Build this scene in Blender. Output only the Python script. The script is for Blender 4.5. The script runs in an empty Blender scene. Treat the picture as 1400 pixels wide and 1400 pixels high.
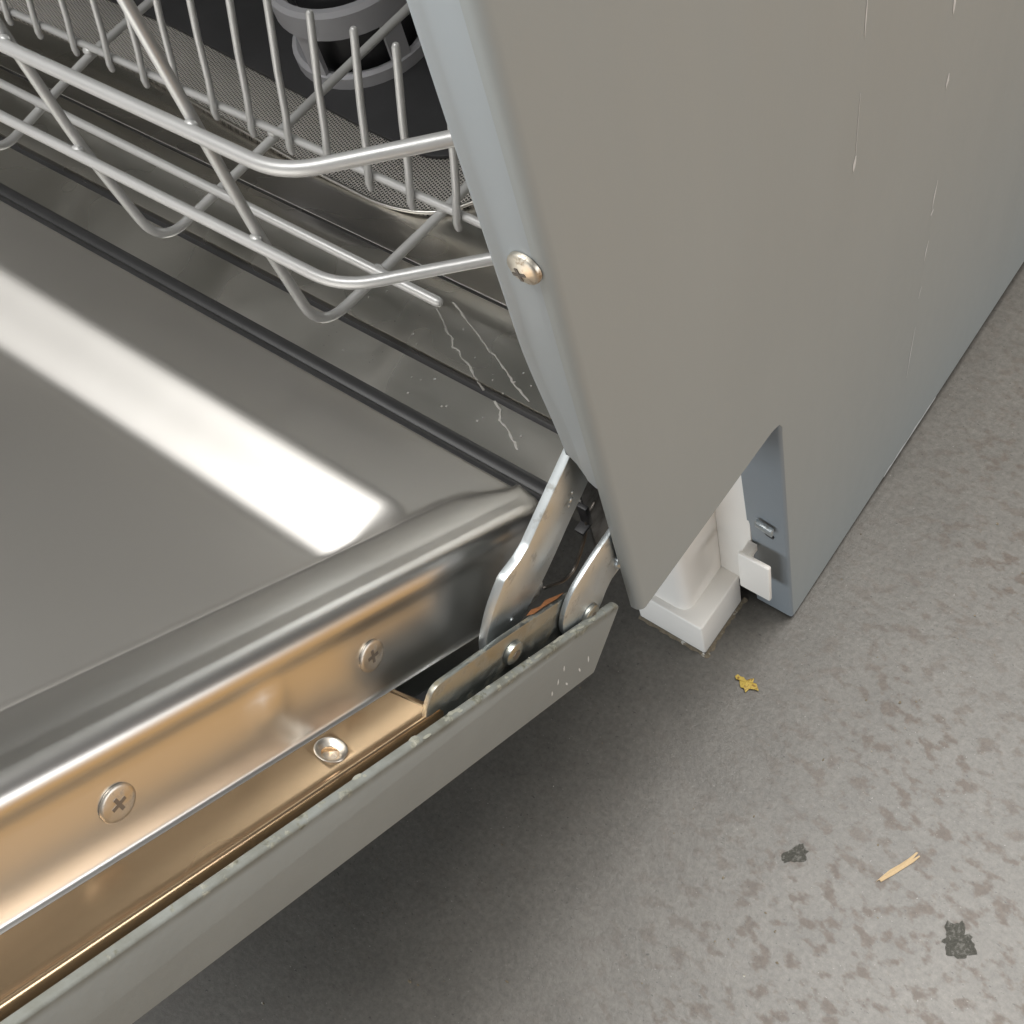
import bpy, bmesh, math, random
from mathutils import Vector, Matrix
random.seed(7)
sc = bpy.context.scene

# ------------------------------------------------------------------ camera
cd = bpy.data.cameras.new("camera")
cam = bpy.data.objects.new("camera", cd)
sc.collection.objects.link(cam)
cd.sensor_width = 36.0
cd.lens = 36.0 * 1600 / 1400
cd.clip_start = 0.01
cd.clip_end = 50
CAM = Vector((0.1290585, -0.1181116, 0.3863232))
RB = ((0.783071, -0.447214, 0.432202), (0.588201, 0.758297, -0.281078), (-0.202036, 0.474326, 0.856853))
cam.matrix_world = Matrix.Translation(CAM) @ Matrix(RB).to_4x4()
sc.camera = cam

# ------------------------------------------------------------------ world, lamps, exposure
w = bpy.data.worlds.new("World")
sc.world = w
w.use_nodes = True
bg = w.node_tree.nodes["Background"]
bg.inputs[0].default_value = (0.97, 0.98, 1.0, 1)
bg.inputs[1].default_value = 0.105
sc.view_settings.view_transform = 'Standard'
sc.view_settings.look = 'None'
sc.view_settings.exposure = 0.0
sc.view_settings.gamma = 1.0
sc.view_settings.use_curve_mapping = False


def area(name, loc, target, sx, sy, power, col):
    l = bpy.data.lights.new(name, 'AREA')
    l.shape = 'RECTANGLE'
    l.size = sx
    l.size_y = sy
    l.energy = power
    l.color = col
    o = bpy.data.objects.new(name, l)
    sc.collection.objects.link(o)
    o.location = loc
    o.rotation_euler = (Vector(target) - Vector(loc)).to_track_quat('-Z', 'Y').to_euler()
    return o


# broad ceiling light above, window light from the left, daylight in front, an added fill on the right to brighten the side panel
area("ceiling_lamp", (-0.42, -0.08, 2.1), (-0.05, 0.0, -0.2), 1.7, 1.6, 68, (1.0, 0.99, 0.965))
area("rear_ceiling_lamp", (0.34, 0.62, 2.1), (0.2, 0.3, -0.2), 1.0, 1.3, 54, (1.0, 0.98, 0.945))
area("window_lamp", (-3.1, -0.35, 2.5), (-0.2, 0.0, 0.05), 3.8, 3.8, 26, (1.0, 0.985, 0.955))
area("daylight_lamp", (-0.5, -3.0, 0.50), (0, 0, 0.15), 2.4, 1.2, 56, (0.88, 0.945, 1.0))
area("side_fill_lamp", (2.9, 0.7, 0.20), (0, 0.1, 0.05), 2.0, 0.7, 26, (0.965, 0.985, 1.0))

# ------------------------------------------------------------------ helpers
TH = math.radians(38.351)
CT, ST = math.cos(TH), math.sin(TH)
DOOR_M = Matrix.Rotation(-TH, 4, 'X')      # local (x, d, n): d runs into the machine, n out of the inner face


def new_mat(name):
    m = bpy.data.materials.new(name)
    m.use_nodes = True
    nt = m.node_tree
    return m, nt, nt.nodes["Principled BSDF"]


def nd(nt, typ, **kw):
    n = nt.nodes.new(typ)
    for k, v in kw.items():
        setattr(n, k, v)
    return n


def noise(nt, scale, detail=4, rough=0.55, vec=None, coord='Object', stretch=None):
    tc = nd(nt, 'ShaderNodeTexCoord')
    n = nd(nt, 'ShaderNodeTexNoise')
    n.inputs['Scale'].default_value = scale
    n.inputs['Detail'].default_value = detail
    n.inputs['Roughness'].default_value = rough
    mp = nd(nt, 'ShaderNodeMapping')
    nt.links.new(tc.outputs[coord], mp.inputs[0])
    if stretch:
        mp.inputs['Scale'].default_value = stretch
    nt.links.new(mp.outputs[0], n.inputs['Vector'])
    return n


def ramp(nt, src, stops):
    r = nd(nt, 'ShaderNodeValToRGB')
    el = r.color_ramp.elements
    while len(el) < len(stops):
        el.new(0.5)
    for e, (p, c) in zip(el, stops):
        e.position = p
        e.color = (*c, 1) if len(c) == 3 else c
    nt.links.new(src, r.inputs[0])
    return r


def g3(v):
    return (v, v, v)


def mixc(nt, fac, a, b, typ='MIX'):
    m = nd(nt, 'ShaderNodeMix', data_type='RGBA', blend_type=typ)
    if hasattr(fac, 'links'):
        nt.links.new(fac, m.inputs[0])
    else:
        m.inputs[0].default_value = fac
    for i, s in ((6, a), (7, b)):
        if hasattr(s, 'links'):
            nt.links.new(s, m.inputs[i])
        else:
            m.inputs[i].default_value = (*s, 1)
    return m.outputs[2]


def bump(nt, b, h, strength, dist):
    n = nd(nt, 'ShaderNodeBump')
    n.inputs['Strength'].default_value = strength
    n.inputs['Distance'].default_value = dist
    nt.links.new(h, n.inputs['Height'])
    nt.links.new(n.outputs[0], b.inputs['Normal'])
    return n


def metal(name, col, rough, var=0.08, nscale=40, wob=0.0, dirt=None, dscale=60, dthr=(0.6, 0.7), stretch=None):
    m, nt, b = new_mat(name)
    b.inputs['Metallic'].default_value = 1
    n = noise(nt, nscale, 2, stretch=stretch)
    r = ramp(nt, n.outputs[0], [(0.3, g3(max(0.02, rough - var))), (0.7, g3(rough + var))])
    nt.links.new(r.outputs[0], b.inputs['Roughness'])
    b.inputs['Base Color'].default_value = (*col, 1)
    if wob:
        n2 = noise(nt, 18, 2)
        bump(nt, b, n2.outputs[0], 1.0, wob)
    if dirt:
        n3 = noise(nt, dscale, 8, 0.65)
        f = ramp(nt, n3.outputs[0], [(dthr[0], g3(0)), (dthr[1], g3(1))])
        c = mixc(nt, f.outputs[0], col, dirt)
        nt.links.new(c, b.inputs['Base Color'])
        mt = ramp(nt, n3.outputs[0], [(dthr[0], g3(1)), (dthr[1], g3(0.25))])
        nt.links.new(mt.outputs[0], b.inputs['Metallic'])
    return m


def paint(name, col, rough=0.45, var=0.06, nscale=30, spec=0.5, wear=None, wthr=(0.62, 0.66), wscale=80, grain=0.0, stretch=None):
    m, nt, b = new_mat(name)
    n = noise(nt, nscale, 6, stretch=stretch)
    c = mixc(nt, n.outputs[0], tuple(v * (1 - var) for v in col), tuple(v * (1 + var) for v in col))
    if wear:
        n3 = noise(nt, wscale, 8, 0.7)
        f = ramp(nt, n3.outputs[0], [(wthr[0], g3(0)), (wthr[1], g3(1))])
        c = mixc(nt, f.outputs[0], c, wear)
    nt.links.new(c, b.inputs['Base Color'])
    b.inputs['Roughness'].default_value = rough
    b.inputs['Specular IOR Level'].default_value = spec
    if grain:
        n4 = noise(nt, 900, 3)
        bump(nt, b, n4.outputs[0], 0.4, grain)
    return m


M = {}
M['liner'] = metal('brushed_liner_steel', (0.66, 0.64, 0.61), 0.34, 0.025, 7, wob=0.0003)
nt_ = M['liner'].node_tree
b_ = nt_.nodes['Principled BSDF']
src_ = b_.inputs['Roughness'].links[0].from_socket
tc_ = nd(nt_, 'ShaderNodeTexCoord')
sx_ = nd(nt_, 'ShaderNodeSeparateXYZ')
nt_.links.new(tc_.outputs['Object'], sx_.inputs[0])
mr_ = nd(nt_, 'ShaderNodeMapRange', interpolation_type='SMOOTHSTEP')   # satin ground centre, polished rim
for i_, v_ in ((1, -0.040), (2, -0.060), (3, 0.0), (4, 0.13)):
    mr_.inputs[i_].default_value = v_
nt_.links.new(sx_.outputs[0], mr_.inputs[0])
ad_ = nd(nt_, 'ShaderNodeMath', operation='ADD')
nt_.links.new(src_, ad_.inputs[0])
nt_.links.new(mr_.outputs[0], ad_.inputs[1])
nt_.links.new(ad_.outputs[0], b_.inputs['Roughness'])
M['ledge'] = metal('reflection_tinted_ledge_steel', (0.78, 0.55, 0.34), 0.27, 0.03, 9, wob=0.0003)  # warm reflection tinted into the steel colour
M['tub'] = metal('tub_steel', (0.66, 0.64, 0.60), 0.27, 0.05, 14, wob=0.0007)
M['zinc'] = metal('zinc_plated_steel', (0.58, 0.62, 0.635), 0.40, 0.10, 70, wob=0.0005, dirt=(0.20, 0.185, 0.15), dscale=150, dthr=(0.56, 0.74))
for n_ in M['zinc'].node_tree.nodes:
    if n_.type == 'VALTORGB' and n_.color_ramp.elements[1].color[0] == 0.25:
        n_.color_ramp.elements[0].color = (0.88, 0.88, 0.88, 1)
M['zinc_dull'] = metal('dull_zinc_steel', (0.36, 0.375, 0.355), 0.42, 0.1, 70, dirt=(0.20, 0.18, 0.13), dscale=160, dthr=(0.5, 0.66))
M['screw'] = metal('screw_steel', (0.58, 0.54, 0.48), 0.38, 0.08, 200, dirt=(0.25, 0.22, 0.18), dscale=400, dthr=(0.56, 0.75))
M['recess'] = metal('screw_recess_steel', (0.22, 0.20, 0.18), 0.5, 0.05, 200)
M['brass_screw'] = metal('weathered_screw_steel', (0.66, 0.62, 0.54), 0.46, 0.08, 200, dirt=(0.30, 0.22, 0.14), dscale=350, dthr=(0.55, 0.68))
M['brass_screw'].node_tree.nodes['Principled BSDF'].inputs['Metallic'].default_value = 0.6
M['panel'] = paint('grey_side_paint', (0.328, 0.349, 0.345), 0.46, 0.035, 9, 0.45, grain=0.00006, stretch=(1, 3, 0.6))
nt_ = M['panel'].node_tree
b_ = nt_.nodes['Principled BSDF']
wv_ = noise(nt_, 5, 2, 0.4, stretch=(1, 1, 0.5))
sm_ = noise(nt_, 22, 6, 0.65, stretch=(1, 1.4, 0.5))
rr_ = ramp(nt_, sm_.outputs[0], [(0.3, g3(0.40)), (0.7, g3(0.54))])
nt_.links.new(rr_.outputs[0], b_.inputs['Roughness'])
old_ = b_.inputs['Normal'].links[0].from_node
b2_ = nd(nt_, 'ShaderNodeBump')
b2_.inputs['Strength'].default_value = 1.0
b2_.inputs['Distance'].default_value = 0.0018
nt_.links.new(wv_.outputs[0], b2_.inputs['Height'])
nt_.links.new(b2_.outputs[0], old_.inputs['Normal'])
M['post'] = paint('blue_grey_post_paint', (0.365, 0.40, 0.42), 0.38, 0.03, 14, 0.5, wear=(0.55, 0.53, 0.48), wthr=(0.70, 0.76), wscale=120)
M['strip'] = paint('worn_grey_door_edge', (0.37, 0.385, 0.37), 0.42, 0.09, 35, 0.5, wear=(0.55, 0.54, 0.46), wthr=(0.66, 0.72), wscale=110)
def strip_mat():
    m = paint('worn_grey_door_edge', (0.26, 0.278, 0.272), 0.52, 0.10, 35, 0.3, wear=(0.40, 0.41, 0.37), wthr=(0.76, 0.82), wscale=110)
    nt = m.node_tree
    b = nt.nodes['Principled BSDF']
    src = b.inputs['Base Color'].links[0].from_socket
    tc = nd(nt, 'ShaderNodeTexCoord')
    sp = nd(nt, 'ShaderNodeSeparateXYZ')
    nt.links.new(tc.outputs['Object'], sp.inputs[0])
    def mr(sock, a, b_):
        r = nd(nt, 'ShaderNodeMapRange', interpolation_type='SMOOTHSTEP')
        r.inputs[1].default_value, r.inputs[2].default_value = a, b_
        nt.links.new(sock, r.inputs[0])
        return r.outputs[0]
    def mul(a, c):
        n = nd(nt, 'ShaderNodeMath', operation='MULTIPLY')
        nt.links.new(a, n.inputs[0])
        if hasattr(c, 'links'):
            nt.links.new(c, n.inputs[1])
        else:
            n.inputs[1].default_value = c
        return n.outputs[0]
    top = mr(sp.outputs[2], 0.0055, 0.0088)
    n1 = noise(nt, 170, 8, 0.7)
    n2 = noise(nt, 380, 6, 0.7)
    n3 = noise(nt, 28, 2, 0.5)
    near = mr(sp.outputs[1], -0.30, -0.06)
    add = nd(nt, 'ShaderNodeMath', operation='ADD')
    nt.links.new(mul(top, 0.17), add.inputs[0])
    nt.links.new(mul(n1.outputs[0], 1.0), add.inputs[1])
    add2 = nd(nt, 'ShaderNodeMath', operation='ADD')
    nt.links.new(add.outputs[0], add2.inputs[0])
    nt.links.new(mul(near, 0.10), add2.inputs[1])
    f = mul(mul(mr(add2.outputs[0], 0.775, 0.84), top), 1.0)
    pr = ramp(nt, n2.outputs[0], [(0.38, (0.09, 0.09, 0.07)), (0.52, (0.19, 0.19, 0.155)), (0.68, (0.33, 0.325, 0.275))])
    n4 = noise(nt, 60, 6, 0.65)
    gr = mul(top, ramp(nt, n4.outputs[0], [(0.30, g3(0.35)), (0.65, g3(0.95))]).outputs[0])
    src = mixc(nt, gr, src, (0.115, 0.115, 0.095))
    c = mixc(nt, f, src, pr.outputs[0])
    nt.links.new(c, b.inputs['Base Color'])
    bump(nt, b, add2.outputs[0], 0.5, 0.0004)
    return m


M['strip'] = strip_mat()
M['chip'] = paint('chipped_edge_primer', (0.25, 0.25, 0.21), 0.6, 0.35, 260, 0.3, wear=(0.16, 0.16, 0.13), wthr=(0.55, 0.62), wscale=420)
M['wire'] = metal('silver_coated_wire', (0.57, 0.57, 0.565), 0.38, 0.04, 60)
M['wire'].node_tree.nodes['Principled BSDF'].inputs['Metallic'].default_value = 0.35
M['rubber'] = paint('black_rubber', (0.034, 0.034, 0.035), 0.42, 0.3, 80, 0.4)
M['dark'] = paint('dark_plastic', (0.03, 0.03, 0.032), 0.45, 0.2, 80, 0.4)
M['frame'] = metal('inner_frame_steel', (0.20, 0.20, 0.20), 0.45, 0.1, 50, dirt=(0.05, 0.045, 0.04), dscale=90, dthr=(0.45, 0.65))
M['flange'] = paint('bare_galvanised_fold', (0.23, 0.255, 0.275), 0.40, 0.05, 40, 0.5)
M['white'] = paint('white_plastic', (0.87, 0.83, 0.77), 0.42, 0.03, 30, 0.5, wear=(0.50, 0.44, 0.36), wthr=(0.68, 0.80), wscale=90)
M['cup'] = paint('grey_filter_plastic', (0.34, 0.34, 0.36), 0.4, 0.08, 60, 0.5)
M['lime'] = paint('limescale', (0.38, 0.37, 0.345), 0.7, 0.2, 600, 0.3)
M['scratch'] = paint('bare_scratch', (0.64, 0.65, 0.65), 0.45, 0.1, 400, 0.5)
M['leaf'] = paint('dry_yellow_leaf', (0.46, 0.33, 0.07), 0.6, 0.5, 500, 0.3, wear=(0.20, 0.11, 0.03), wthr=(0.52, 0.60), wscale=520)
M['wood'] = paint('pale_wood', (0.48, 0.35, 0.20), 0.7, 0.35, 900, 0.3, stretch=(1, 6, 1))
M['grime'] = paint('dark_dirt', (0.058, 0.056, 0.047), 0.8, 0.7, 900, 0.3, wear=(0.125, 0.12, 0.108), wthr=(0.52, 0.60), wscale=620)
M['grime2'] = paint('brown_grit', (0.17, 0.14, 0.10), 0.85, 0.7, 700, 0.2, wear=(0.5, 0.48, 0.43), wthr=(0.56, 0.62), wscale=160)
M['rust'] = paint('rust', (0.20, 0.085, 0.035), 0.8, 0.4, 500, 0.2)
M['reflector_sheet'] = paint('warm_reflector_brown', (0.36, 0.205, 0.068), 0.8, 0.06, 20, 0.2)


def mesh_mat():
    m, nt, b = new_mat('filter_mesh_steel')
    b.inputs['Metallic'].default_value = 1
    tc = nd(nt, 'ShaderNodeTexCoord')
    mp = nd(nt, 'ShaderNodeMapping')
    mp.inputs['Rotation'].default_value = (0, 0, math.radians(20))
    nt.links.new(tc.outputs['Object'], mp.inputs[0])
    outs = []
    for prof, rot in (('X', 0), ('Y', 0)):
        wv = nd(nt, 'ShaderNodeTexWave', wave_type='BANDS', bands_direction=prof)
        wv.inputs['Scale'].default_value = 215
        wv.inputs['Distortion'].default_value = 0
        nt.links.new(mp.outputs[0], wv.inputs['Vector'])
        outs.append(wv.outputs[1])
    mul = nd(nt, 'ShaderNodeMath', operation='MAXIMUM')
    nt.links.new(outs[0], mul.inputs[0])
    nt.links.new(outs[1], mul.inputs[1])
    c = ramp(nt, mul.outputs[0], [(0.45, (0.02, 0.02, 0.02)), (0.85, (0.50, 0.48, 0.45))])
    nt.links.new(c.outputs[0], b.inputs['Base Color'])
    b.inputs['Roughness'].default_value = 0.42
    bump(nt, b, mul.outputs[0], 0.8, 0.0006)
    return m


M['mesh'] = mesh_mat()


def floor_mat():
    m, nt, b = new_mat('worn_concrete_floor')
    big = noise(nt, 5, 5, 0.6)
    med = noise(nt, 38, 5, 0.6)
    fine = noise(nt, 330, 8, 0.72)
    spots = noise(nt, 128, 3.2, 0.55, stretch=(0.78, 1.1, 1))
    sp2 = noise(nt, 11, 3, 0.5)
    grit = noise(nt, 620, 3, 0.6)
    pits = noise(nt, 520, 4, 0.6, stretch=(0.7, 1.2, 1))
    c0 = ramp(nt, big.outputs[0], [(0.3, (0.110, 0.102, 0.090)), (0.7, (0.150, 0.139, 0.123))])
    fm = ramp(nt, med.outputs[0], [(0.3, g3(0.90)), (0.7, g3(1.08))])
    c0b = mixc(nt, 1.0, c0.outputs[0], fm.outputs[0], 'MULTIPLY')
    # brown blotches where the coating has worn, patchy across the floor
    f1 = ramp(nt, spots.outputs[0], [(0.51, g3(0)), (0.62, g3(1))])
    f2 = ramp(nt, sp2.outputs[0], [(0.28, g3(0.15)), (0.50, g3(0.85))])
    mu0 = nd(nt, 'ShaderNodeMath', operation='MULTIPLY')
    nt.links.new(f1.outputs[0], mu0.inputs[0])
    nt.links.new(f2.outputs[0], mu0.inputs[1])
    tc = nd(nt, 'ShaderNodeTexCoord')
    sx = nd(nt, 'ShaderNodeSeparateXYZ')
    nt.links.new(tc.outputs['Object'], sx.inputs[0])
    mr = nd(nt, 'ShaderNodeMapRange', interpolation_type='SMOOTHSTEP')   # coating worn along the walkway beside the machine
    mr.inputs[1].default_value, mr.inputs[2].default_value, mr.inputs[3].default_value = -0.02, 0.09, 0.12
    nt.links.new(sx.outputs[0], mr.inputs[0])
    mu = nd(nt, 'ShaderNodeMath', operation='MULTIPLY')
    nt.links.new(mu0.outputs[0], mu.inputs[0])
    nt.links.new(mr.outputs[0], mu.inputs[1])
    c1 = mixc(nt, mu.outputs[0], c0b, (0.092, 0.068, 0.051))
    f3 = ramp(nt, fine.outputs[0], [(0.30, g3(0.66)), (0.70, g3(1.2))])
    c2 = mixc(nt, 0.85, c1, f3.outputs[0], 'MULTIPLY')
    f5 = ramp(nt, pits.outputs[0], [(0.30, g3(0.75)), (0.36, g3(0))])
    c2b = mixc(nt, f5.outputs[0], c2, (0.045, 0.042, 0.037))
    f4 = ramp(nt, grit.outputs[0], [(0.69, g3(0)), (0.73, g3(0.7))])
    c3 = mixc(nt, f4.outputs[0], c2b, (0.30, 0.285, 0.26))
    nt.links.new(c3, b.inputs['Base Color'])
    rr = mixc(nt, mu.outputs[0], (0.37, 0.37, 0.37), (0.45, 0.45, 0.45))
    nt.links.new(rr, b.inputs['Roughness'])
    b.inputs['Specular IOR Level'].default_value = 0.42
    bump(nt, b, fine.outputs[0], 0.4, 0.0005)
    return m


M['floor'] = floor_mat()


def link(name, me, mat=None, parent=None, world=None):
    o = bpy.data.objects.new(name, me)
    sc.collection.objects.link(o)
    if mat is not None and me is not None and not me.materials:
        me.materials.append(mat)
    if parent is not None:
        o.parent = parent
    if world is not None:
        o.matrix_local = world
    return o


def finish(name, bm, mat, parent=None, world=None, sharp=32, smooth=True):
    me = bpy.data.meshes.new(name)
    bm.normal_update()
    bm.to_mesh(me)
    bm.free()
    if smooth:
        for p in me.polygons:
            p.use_smooth = True
        me.set_sharp_from_angle(angle=math.radians(sharp))
    return link(name, me, mat, parent, world)


def thing(name, label, cat, loc=(0, 0, 0), group=None):
    o = bpy.data.objects.new(name, None)
    sc.collection.objects.link(o)
    o.location = loc
    o.empty_display_size = 0.02
    o['label'] = label
    o['category'] = cat
    if group:
        o['group'] = group
    return o


def tag(o, label, cat, group=None):
    o['label'] = label
    o['category'] = cat
    if group:
        o['group'] = group
    return o


def round_path(pts, r, n=6):
    pts = [Vector(p) for p in pts]
    out = [pts[0]]
    for i in range(1, len(pts) - 1):
        a, p, c = pts[i - 1], pts[i], pts[i + 1]
        d1, d2 = (a - p), (c - p)
        l = min(r, d1.length * 0.49, d2.length * 0.49)
        p1, p2 = p + d1.normalized() * l, p + d2.normalized() * l
        for k in range(n + 1):
            t = k / n
            out.append(p1.lerp(p, t).lerp(p.lerp(p2, t), t))
    out.append(pts[-1])
    return out


def add_tube(bm, pts, r, seg=12, dome=True):
    P = [Vector(p) for p in pts]
    if dome:
        d0, d1 = (P[1] - P[0]).normalized(), (P[-1] - P[-2]).normalized()
        st = [(0.0, 0.35), (0.3, 0.75), (1.0, 1.0)]
        P2, R = [], []
        for off, rr in st:
            P2.append(P[0] + d0 * r * off)
            R.append(r * rr)
        for p in P[1:-1]:
            P2.append(p)
            R.append(r)
        for off, rr in reversed(st):
            P2.append(P[-1] - d1 * r * off)
            R.append(r * rr)
        P = P2
    else:
        R = [r] * len(P)
    t = (P[1] - P[0]).normalized()
    u = t.orthogonal().normalized()
    rings = []
    for i, p in enumerate(P):
        if i == 0:
            tt = (P[1] - P[0]).normalized()
        elif i == len(P) - 1:
            tt = (P[-1] - P[-2]).normalized()
        else:
            tt = ((P[i + 1] - p).normalized() + (p - P[i - 1]).normalized()).normalized()
        u = (u - tt * u.dot(tt)).normalized()
        v = tt.cross(u)
        rings.append([bm.verts.new(p + (u * math.cos(a) + v * math.sin(a)) * R[i]) for a in [2 * math.pi * k / seg for k in range(seg)]])
    for a, b in zip(rings, rings[1:]):
        for k in range(seg):
            bm.faces.new((a[k], a[(k + 1) % seg], b[(k + 1) % seg], b[k]))
    bm.faces.new(list(reversed(rings[0])))
    bm.faces.new(rings[-1])


def tube(name, pts, r, mat, parent, seg=12, dome=True, world=None):
    bm = bmesh.new()
    add_tube(bm, pts, r, seg, dome)
    return finish(name, bm, mat, parent, world, sharp=50)


def add_blob(bm, c, r, sq=(1, 1, 1), seg=10, rings=6):
    ret = bmesh.ops.create_uvsphere(bm, u_segments=seg, v_segments=rings, radius=r)
    for v in ret['verts']:
        v.co = Vector((v.co.x * sq[0], v.co.y * sq[1], v.co.z * sq[2])) + Vector(c)


def add_box(bm, lo, hi):
    lo, hi = Vector(lo), Vector(hi)
    ret = bmesh.ops.create_cube(bm, size=1)
    for v in ret['verts']:
        v.co = Vector([(lo[i] + hi[i]) / 2 + v.co[i] * (hi[i] - lo[i]) for i in range(3)])
    return ret['verts']


def bevel_all(bm, w, seg=3, ang=25):
    bm.normal_update()
    es = [e for e in bm.edges if len(e.link_faces) == 2 and e.calc_face_angle(0) > math.radians(ang)]
    if es:
        bmesh.ops.bevel(bm, geom=es, offset=w, segments=seg, profile=0.5, affect='EDGES', clamp_overlap=True)


def box(name, lo, hi, mat, parent, bev=0.0005, world=None, seg=3):
    bm = bmesh.new()
    add_box(bm, lo, hi)
    if bev:
        bevel_all(bm, bev, seg)
    return finish(name, bm, mat, parent, world)


def plate(name, poly, axis, a, b, mat, parent, bev=0.0004, world=None, seg=2):
    """polygon given in the two other axes, extruded along axis from a to b"""
    bm = bmesh.new()

    def P(u, v, c):
        return {'x': (c, u, v), 'y': (u, c, v), 'z': (u, v, c)}[axis]
    A = [bm.verts.new(P(u, v, a)) for u, v in poly]
    B = [bm.verts.new(P(u, v, b)) for u, v in poly]
    n = len(poly)
    bm.faces.new(A)
    bm.faces.new(list(reversed(B)))
    for i in range(n):
        bm.faces.new((A[i], B[i], B[(i + 1) % n], A[(i + 1) % n]))
    bmesh.ops.recalc_face_normals(bm, faces=bm.faces[:])
    if bev:
        bevel_all(bm, bev, seg, 40)
    return finish(name, bm, mat, parent, world)


def smooth_poly(pts, rad, n=5):
    """round the corners of a closed 2D polygon; rad is one value or one per corner"""
    out = []
    N = len(pts)
    for i in range(N):
        a, p, c = Vector(pts[i - 1]), Vector(pts[i]), Vector(pts[(i + 1) % N])
        r = rad[i] if isinstance(rad, (list, tuple)) else rad
        if r <= 0:
            out.append(tuple(p))
            continue
        d1, d2 = a - p, c - p
        l = min(r, d1.length * 0.48, d2.length * 0.48)
        p1, p2 = p + d1.normalized() * l, p + d2.normalized() * l
        for k in range(n + 1):
            t = k / n
            out.append(tuple(p1.lerp(p, t).lerp(p.lerp(p2, t), t)))
    return out


def ss(a, b, v):
    t = min(1.0, max(0.0, (v - a) / (b - a)))
    return t * t * (3 - 2 * t)


def lathe(name, prof, mat, parent, world=None, seg=32, sharp=35, close=True):
    """profile of (radius, height) about local z"""
    bm = bmesh.new()
    rings = []
    for r, z in prof:
        if r < 1e-6:
            rings.append([bm.verts.new((0, 0, z))])
        else:
            rings.append([bm.verts.new((r * math.cos(2 * math.pi * k / seg), r * math.sin(2 * math.pi * k / seg), z)) for k in range(seg)])
    for a, b in zip(rings, rings[1:]):
        for k in range(seg):
            k2 = (k + 1) % seg
            if len(a) == 1:
                bm.faces.new((a[0], b[k2], b[k]))
            elif len(b) == 1:
                bm.faces.new((a[k], a[k2], b[0]))
            else:
                bm.faces.new((a[k], a[k2], b[k2], b[k]))
    bmesh.ops.recalc_face_normals(bm, faces=bm.faces[:])
    return finish(name, bm, mat, parent, world, sharp)


def frame(loc, zaxis, up=(0, 0, 1)):
    z = Vector(zaxis).normalized()
    x = Vector(up).cross(z)
    if x.length < 1e-4:
        x = Vector((1, 0, 0))
    x.normalize()
    y = z.cross(x)
    return Matrix.Translation(Vector(loc)) @ Matrix((x, y, z)).transposed().to_4x4()


def screw_head(name, parent, loc, normal, r, h, mat, spin=0.4, domed=0.0, slot='cross'):
    fm = frame(loc, normal)
    prof = [(r, 0.0), (r, h * 0.55), (r * 0.94, h * 0.9), (r * 0.8, h), (r * 0.45, h * (1 + domed * 0.9)), (0, h * (1 + domed))]
    o = lathe(name, prof, mat, parent, fm, 28, 50)
    bm = bmesh.new()
    top = h * (1 + domed)
    if slot == 'cross':
        add_box(bm, (-r * 0.42, -r * 0.10, top - 0.0002), (r * 0.42, r * 0.10, top + 0.00012))
        add_box(bm, (-r * 0.10, -r * 0.42, top - 0.0002), (r * 0.10, r * 0.42, top + 0.00015))
    else:
        add_tube(bm, [(0, 0, top - 0.0002), (0, 0, top + 0.00012)], r * 0.42, 6, False)
    finish('screw_recess', bm, M['recess'], o, Matrix.Rotation(spin, 4, 'Z'), 20)
    return o


# ------------------------------------------------------------------ floor
FZ = -0.216
bm = bmesh.new()
vs = [bm.verts.new((x, y, 0)) for x, y in ((-6, -6), (6, -6), (6, 6), (-6, 6))]
bm.faces.new(vs)
fl = finish('floor', bm, M['floor'], None, Matrix.Translation((0, 0, FZ)))
fl['kind'] = 'structure'

reflector_sheet = box('added_reflector_sheet', (-0.60, -0.9, 0.0006), (0.75, 0.9, 0.006), M['reflector_sheet'], None, 0.001, Matrix.Translation((0.82, 0.30, FZ)))  # unseen sheet added so the door steel reflects something warm
tag(reflector_sheet, 'added unseen flat brown cardboard sheet on the floor right of the dishwasher', 'reflector')

# ------------------------------------------------------------------ dishwasher body
dw = thing('dishwasher', 'grey dishwasher with half open steel door, worn side panel and bare front hinge', 'dishwasher', (0, 0, 0))
TOP = 0.62

# side panel: flat sheet with toe kick notch, rolled front edge
bm = bmesh.new()
fr = 0.0032
notch = [(fr, -0.0005), (0.0862, -0.0020), (0.0905, -0.0026), (0.0945, -0.0045), (0.0964, -0.0085), (0.0966, -0.0130), (0.1066, -0.2118)]
outline = notch + [(0.3700, -0.2008), (0.575, -0.1935), (0.575, TOP), (fr, TOP)]
vf = [bm.verts.new((0, y, z)) for y, z in outline]
bm.faces.new(vf)
# rolled edge + hem
arc = [(-fr + fr * math.cos(a), fr - fr * math.sin(a)) for a in [math.radians(90 * k / 6) for k in range(7)]]
arc.append((-0.0046, 0.0))
arc.append((-0.0050, 0.0006))
arc.append((-0.0050, 0.006))
prev = [vf[-1], vf[0]]
for i, (x, y) in enumerate(arc[1:]):
    t, b_ = bm.verts.new((x, y, TOP)), bm.verts.new((x, y, -0.0005))
    bm.faces.new((prev[0], t, b_, prev[1]))
    prev = [t, b_]
bmesh.ops.recalc_face_normals(bm, faces=bm.faces[:])
side = finish('side_panel', bm, M['panel'], dw, None, 28)

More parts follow.
